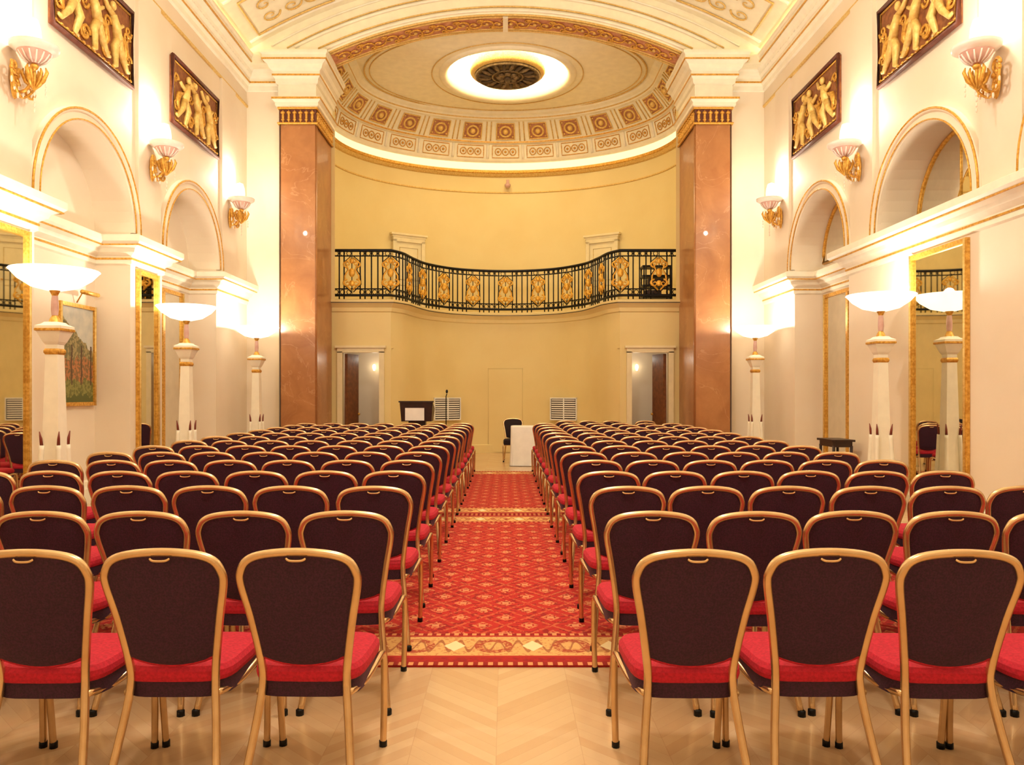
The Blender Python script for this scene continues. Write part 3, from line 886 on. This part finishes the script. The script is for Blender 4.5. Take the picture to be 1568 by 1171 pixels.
for sgn in (-1, 1):
    for y in (1.78, 5.02, 8.25, 11.47, 14.72):
        if first is None:
            ob = sb.build('wall_sconce'); first = ob.data
        else:
            ob = bpy.data.objects.new('wall_sconce', first); sc.collection.objects.link(ob)
        ob.location = (sgn*(W-0.052), y, 5.12)
        ob.rotation_euler[2] = 0 if sgn < 0 else math.pi
        if y > 4: plight('sconce_light', (sgn*(W-0.23), y, 5.53), 34, 0.05)

def torch():
    b = B()
    def sq(prof, m):
        b.lathe(0, 0, [(r*math.sqrt(2), z) for r, z in prof], m, 4, False, a0=math.pi/4)
    sq([(0.001, 0), (0.15, 0), (0.15, 0.10), (0.12, 0.14), (0.095, 0.2), (0.085, 0.9), (0.062, 1.9), (0.062, 2.0)], M_trim)
    sq([(0.064, 1.9), (0.074, 1.92), (0.074, 1.94), (0.064, 1.96)], M_gold)
    sq([(0.062, 2.0), (0.08, 2.03), (0.12, 2.13), (0.13, 2.15), (0.13, 2.19), (0.09, 2.21), (0.07, 2.23), (0.001, 2.24)], M_trim)
    sq([(0.122, 2.135), (0.135, 2.14), (0.135, 2.16), (0.13, 2.165)], M_gold)
    for a in (math.pi/4, 3*math.pi/4, 5*math.pi/4, 7*math.pi/4):
        c, s_ = math.cos(a), math.sin(a)
        pts = [(c*q, s_*q, z) for q, z in ((0.21, 0.03), (0.17, 0.3), (0.135, 0.7), (0.12, 0.98))]
        b.tube(crom(pts, 4), [0.028]*13, M_trim, 6)
        b.tube([(c*q, s_*q, z) for q, z in ((0.12, 0.97), (0.128, 1.05), (0.14, 1.12))], [0.018, 0.015, 0.005], M_tip, 6)
    b.lathe(0, 0, [(0.06, 2.23), (0.045, 2.27), (0.026, 2.3), (0.026, 2.5), (0.04, 2.53), (0.055, 2.56)], M_gold, 16)
    b.lathe(0, 0, [(0.030, 2.30), (0.036, 2.36), (0.034, 2.44), (0.028, 2.5)], M_bowl2, 12)
    b.lathe(0, 0, [(0.001, 2.55), (0.08, 2.555), (0.22, 2.59), (0.34, 2.67), (0.41, 2.75), (0.42, 2.755), (0.41, 2.765), (0.33, 2.69), (0.2, 2.62), (0.001, 2.59)], M_glass, 32)
    return b
tb = torch(); tdata = None
for (x, y) in ((-4.6, 8.0), (-4.6, 11.3), (-4.70, 14.8), (4.79, 10.0), (4.70, 14.75), (-4.6, 4.6), (4.70, 4.6)):
    if tdata is None:
        ob = tb.build('torchiere_lamp'); tdata = ob.data
    else:
        ob = bpy.data.objects.new('torchiere_lamp', tdata); sc.collection.objects.link(ob)
    ob.location = (x, y, 0)
    plight('torchiere_light', (x, y, 2.79), 60, 0.06)

def added_chandelier(y, power):  # out-of-view fixture added to carry fill light for the hall
    b = B(); z = 7.6
    b.tube([(0, y, 9.66), (0, y, z)], 0.02, M_gold, 8)
    b.lathe(0, y, [(0.001, 9.6), (0.16, 9.62), (0.18, 9.69)], M_gold, 20)
    b.lathe(0, y, [(0.02, z+0.3), (0.1, z+0.2), (0.07, z), (0.16, z-0.15), (0.05, z-0.35), (0.001, z-0.42)], M_gold, 20)
    b.tube([(0.8*math.cos(i*math.pi/18), y+0.8*math.sin(i*math.pi/18), z-0.05) for i in range(36)], 0.02, M_gold, 6, closed=True)
    for i in range(12):
        a = i*math.pi/6; c, s_ = math.cos(a), math.sin(a)
        b.tube(crom([(0.1*c, y+0.1*s_, z), (0.4*c, y+0.4*s_, z-0.2), (0.75*c, y+0.75*s_, z-0.15), (0.85*c, y+0.85*s_, z+0.05)], 4), 0.015, M_gold, 6)
        b.lathe(0.85*c, y+0.85*s_, [(0.001, z+0.05), (0.05, z+0.06), (0.02, z+0.1), (0.02, z+0.16)], M_gold, 10)
        b.lathe(0.85*c, y+0.85*s_, [(0.015, z+0.16), (0.035, z+0.21), (0.02, z+0.27), (0.001, z+0.3)], M_bulb, 10)
    b.build('added_chandelier')
    plight('added_fill_light', (0, y, z-0.75), power, 0.35, (1.0, 0.94, 0.83))  # added soft fill light, hung below the unseen fixture
added_chandelier(1.5, 330); added_chandelier(7.0, 420)
plight('passage_light', (-3.0, 18.0, 2.3), 3.5, 0.05); plight('passage_light', (3.0, 18.0, 2.3), 3.5, 0.05)

# ---------------------------------------------------------------- carpets
M_red2 = mat('carpet_red', (176, 30, 22), 0.95, col2=(150, 22, 18), scale=40)
def carpet(y0, y1, idx):
    b = B(); x0, x1 = -3.95, 3.75; z = 0.012
    ba = m_border('carpet_border_%da' % idx, y0+0.33, 0.20); bb = m_border('carpet_border_%db' % idx, y1-0.33, 0.20)
    st = [(y0, y0+0.05, M_dots), (y0+0.05, y0+0.13, M_red2), (y0+0.13, y0+0.53, ba), (y0+0.53, y0+0.57, M_dots), (y0+0.57, y1-0.57, M_carpet),
          (y1-0.57, y1-0.53, M_dots), (y1-0.53, y1-0.13, bb), (y1-0.13, y1-0.05, M_red2), (y1-0.05, y1, M_dots)]
    for a, c, m in st: b.quad((x0, a, z), (x1, a, z), (x1, c, z), (x0, c, z), m)
    b.box(x0, x1, y0, y1, 0.001, z-0.001, M_red2)
    b.build('patterned_carpet')
carpet(4.30, 9.66, 1); carpet(9.70, 15.1, 2)

# ---------------------------------------------------------------- chair
def chair():
    b = B()
    L = [(-0.205, -0.33, 0.0), (-0.175, -0.24, 0.25), (-0.156, -0.195, 0.42), (-0.160, -0.20, 0.52), (-0.186, -0.235, 0.69), (-0.210, -0.268, 0.815), (-0.207, -0.281, 0.862), (-0.180, -0.291, 0.905), (-0.115, -0.297, 0.928), (0, -0.30, 0.937)]
    Rr = [(-p[0], p[1], p[2]) for p in L[:-1]][::-1]
    pts = crom(L+Rr, 4)
    b.tube(pts, 0.0160, M_frame, 8)
    cols = 8
    def interp(ks, z):
        for i in range(len(ks)-1):
            if z <= ks[i+1][0]:
                t = (z-ks[i][0])/(ks[i+1][0]-ks[i][0]); return ks[i][1]+t*(ks[i+1][1]-ks[i][1])
        return ks[-1][1]
    hw = lambda z: interp([(0.47, 0.157), (0.52, 0.160), (0.69, 0.186), (0.815, 0.208), (0.862, 0.204), (0.902, 0.178), (0.926, 0.115)], z)
    yc = lambda z: interp([(0.47, -0.197), (0.52, -0.20), (0.69, -0.235), (0.815, -0.268), (0.935, -0.298)], z)
    zz = [0.535, 0.55, 0.59, 0.64, 0.69, 0.755, 0.815, 0.862, 0.902, 0.926]
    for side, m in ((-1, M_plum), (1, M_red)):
        vs = []; fs = []
        for j, z in enumerate(zz):
            for c in range(cols+1):
                u = -1+2*c/cols
                bul = 0.012+(0.010 if side < 0 else 0.03)*(1-u*u)*(1-((z-0.73)/0.20)**2)
                bul = max(bul, 0.008)*(0.25 if abs(u) == 1 else 1)
                if j == 0: bul = 0.0
                z2 = z-(0.035*(1-u*u) if j < 2 else 0)
                vs.append((u*hw(z), yc(z)+side*bul, z2))
        k = cols+1
        for r in range(len(zz)-1):
            for c in range(cols):
                a = r*k+c; fs.append((a, a+1, a+k+1, a+k))
        b.add(vs, fs, m, True)
    b.tube([(u*0.158, -0.2, 0.535-0.035*(1-u*u)) for u in [-1+2*c/8 for c in range(9)]], 0.007, M_red, 6)
    b.tube(crom([(-0.035, -0.312, 0.916), (-0.02, -0.318, 0.909), (0.02, -0.318, 0.909), (0.035, -0.312, 0.916)], 4), 0.005, M_frame, 6)
    def outline(s, y0, y1, wb, wf, n=28):
        out = []
        for i in range(n):
            t = 2*math.pi*i/n; c, q = math.cos(t), math.sin(t); e = 0.42
            cx = math.copysign(abs(c)**e, c); sy = math.copysign(abs(q)**e, q)
            v = (sy+1)/2; w = wb+(wf-wb)*v
            out.append((cx*w*s, (y0+y1)/2+sy*(y1-y0)/2*s))
        return out
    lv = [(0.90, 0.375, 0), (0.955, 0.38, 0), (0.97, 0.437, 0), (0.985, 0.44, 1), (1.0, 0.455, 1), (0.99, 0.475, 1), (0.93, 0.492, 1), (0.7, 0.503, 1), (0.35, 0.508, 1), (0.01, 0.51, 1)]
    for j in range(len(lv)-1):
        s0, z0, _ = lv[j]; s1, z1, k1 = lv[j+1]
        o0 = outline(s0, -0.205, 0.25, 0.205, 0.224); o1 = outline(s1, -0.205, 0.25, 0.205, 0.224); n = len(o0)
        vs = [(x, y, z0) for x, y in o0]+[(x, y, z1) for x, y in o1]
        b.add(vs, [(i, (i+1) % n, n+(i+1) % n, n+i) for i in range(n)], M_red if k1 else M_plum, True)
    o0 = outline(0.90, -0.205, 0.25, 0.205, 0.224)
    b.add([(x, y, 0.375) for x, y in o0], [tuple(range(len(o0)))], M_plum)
    for s in (-1, 1):
        b.tube(crom([(s*0.165, -0.20, 0.40), (s*0.19, -0.05, 0.385), (s*0.212, 0.08, 0.41), (s*0.221, 0.17, 0.42), (s*0.2235, 0.215, 0.38), (s*0.221, 0.235, 0.2), (s*0.214, 0.25, 0.0)], 4), 0.0145, M_frame, 8)
        b.lathe(s*0.214, 0.25, [(0.001, 0.0), (0.017, 0.0), (0.017, 0.025), (0.012, 0.03)], M_iron, 8)
        b.lathe(s*0.205, -0.328, [(0.001, 0.0), (0.019, 0.0), (0.019, 0.025), (0.012, 0.03)], M_iron, 8)
    b.tube([(-0.205, 0.2, 0.37), (0.205, 0.2, 0.37)], 0.01, M_frame, 6)
    return b
cb = chair(); cdata = None; rnd = random.Random(2)
def place(x, y, rot=0.0, data=None):
    global cdata
    if cdata is None:
        ob = cb.build('banquet_chair'); cdata = ob.data
    else:
        ob = bpy.data.objects.new('banquet_chair', data or cdata); sc.collection.objects.link(ob)
    ob.location = (x, y, 0.0135 if 4.35 < y < 15.2 else 0.0)
    ob.rotation_euler[2] = rot
for k in range(14):
    y = 3.08+0.9*k
    ldr = -0.015*min(k, 4); rdr = 0.012*min(k, 4)
    for i in range(7): place(-0.745+ldr-0.479*i+rnd.uniform(-.006, .006), y+rnd.uniform(-.015, .015), rnd.uniform(-.018, .018))
    for i in range(6 if k > 2 else 7): place(0.685+rdr+0.470*i+rnd.uniform(-.004, .004), y+rnd.uniform(-.015, .015), rnd.uniform(-.014, .014))
for x in (1.25, 1.72, 2.2, 2.9): place(x, 16.5)
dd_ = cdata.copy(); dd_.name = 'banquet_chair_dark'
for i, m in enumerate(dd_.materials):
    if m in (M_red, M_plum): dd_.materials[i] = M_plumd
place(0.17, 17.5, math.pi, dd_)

# ---------------------------------------------------------------- lectern, table, mic, side table
b = B()
b.box(-0.22, 0.22, -0.16, 0.16, 0.0, 0.06, M_wood)
b.box(-0.17, 0.17, -0.10, 0.12, 0.06, 0.95, M_wood)
b.add([(-0.3, -0.2, 0.95), (0.3, -0.2, 0.95), (0.3, 0.22, 0.95), (-0.3, 0.22, 0.95), (-0.33, -0.23, 1.34), (0.33, -0.23, 1.34), (0.33, 0.24, 1.20), (-0.33, 0.24, 1.20)],
      [(0, 1, 2, 3), (4, 5, 6, 7), (0, 1, 5, 4), (1, 2, 6, 5), (2, 3, 7, 6), (3, 0, 4, 7)], M_wood)
b.box(-0.35, 0.35, -0.25, -0.21, 1.33, 1.36, M_wood)
b.box(-0.22, 0.16, -0.235, -0.222, 0.97, 1.22, M_white)
b.build('lectern', loc=(-1.78, 15.85, 0))
b = B()
b.lathe(-1.22, 16.1, [(0.001, 0), (0.13, 0), (0.13, 0.015), (0.03, 0.03)], M_iron, 16)
b.tube([(-1.22, 16.1, 0.02), (-1.22, 16.1, 1.45), (-1.2, 16.05, 1.5)], 0.01, M_iron, 6)
b.ell((-1.2, 16.04, 1.55), (0.025, 0.025, 0.04), M_iron); b.build('microphone_stand')
b = B()
n = 48; vs = []; fs = []
def rp_(t, s, w=0.30, d=0.27, e=0.25):
    c, q = math.cos(t), math.sin(t)
    return (math.copysign(abs(c)**e, c)*w*s, math.copysign(abs(q)**e, q)*d*s)
lv = [(0.001, 0.83), (0.9, 0.83), (0.98, 0.825), (1.0, 0.80), (1.01, 0.5), (1.03, 0.25), (1.06, 0.01)]
for j, (s, z) in enumerate(lv):
    for i in range(n):
        t = 2*math.pi*i/n; fold = 1+(0.02*math.sin(t*12) if j > 3 else 0)*(j-3)/2
        x, y = rp_(t, s*fold); vs.append((x, y, z))
for j in range(len(lv)-1):
    for i in range(n): fs.append((j*n+i, j*n+(i+1) % n, (j+1)*n+(i+1) % n, (j+1)*n+i))
b.add(vs, fs, M_white, True); b.build('draped_table', loc=(0.41, 16.5, 0))
b = B()
b.box(-0.17, 0.17, -0.28, 0.28, 0.80, 0.83, M_wood); b.box(-0.14, 0.14, -0.25, 0.25, 0.72, 0.80, M_wood)
for sx in (-1, 1):
    for sy in (-1, 1): b.tube([(sx*0.13, sy*0.24, 0.74), (sx*0.125, sy*0.235, 0.3), (sx*0.14, sy*0.25, 0)], [0.022, 0.016, 0.012], M_wood, 8)
b.box(-0.13, 0.13, -0.24, 0.24, 0.2, 0.22, M_wood)
b.build('side_table', loc=(4.93, 11.7, 0))
b = B()
for x in (-0.3, 0.3):
    for y in (-0.18, 0.18): b.tube([(x, y, 0), (x, y, 0.85)], 0.018, M_iron, 6)
for z in (0.12, 0.38, 0.60, 0.82): b.box(-0.33, 0.33, -0.2, 0.2, z, z+0.04, M_iron)
b.box(-0.2, 0.25, -0.17, 0.17, 0.42, 0.56, M_wood); b.box(-0.25, 0.1, -0.17, 0.17, 0.16, 0.3, M_wood)
b.build('equipment_rack', loc=(3.45, 18.0, 3.565))

# ---------------------------------------------------------------- world / camera
w = bpy.data.worlds.new('world'); sc.world = w; w.use_nodes = True
w.node_tree.nodes['Background'].inputs[0].default_value = (1.0, 0.85, 0.6, 1)
w.node_tree.nodes['Background'].inputs[1].default_value = 0.15
cam = bpy.data.cameras.new('camera'); co = bpy.data.objects.new('camera', cam); sc.collection.objects.link(co)
co.location = (0, 0, 1.5); co.rotation_euler = (math.pi/2, 0, 0)
cam.sensor_width = 36; cam.lens = 1200/1568*36
cam.shift_x = 10/1568; cam.shift_y = 17.5/1568
cam.clip_start = 0.05
sc.camera = co
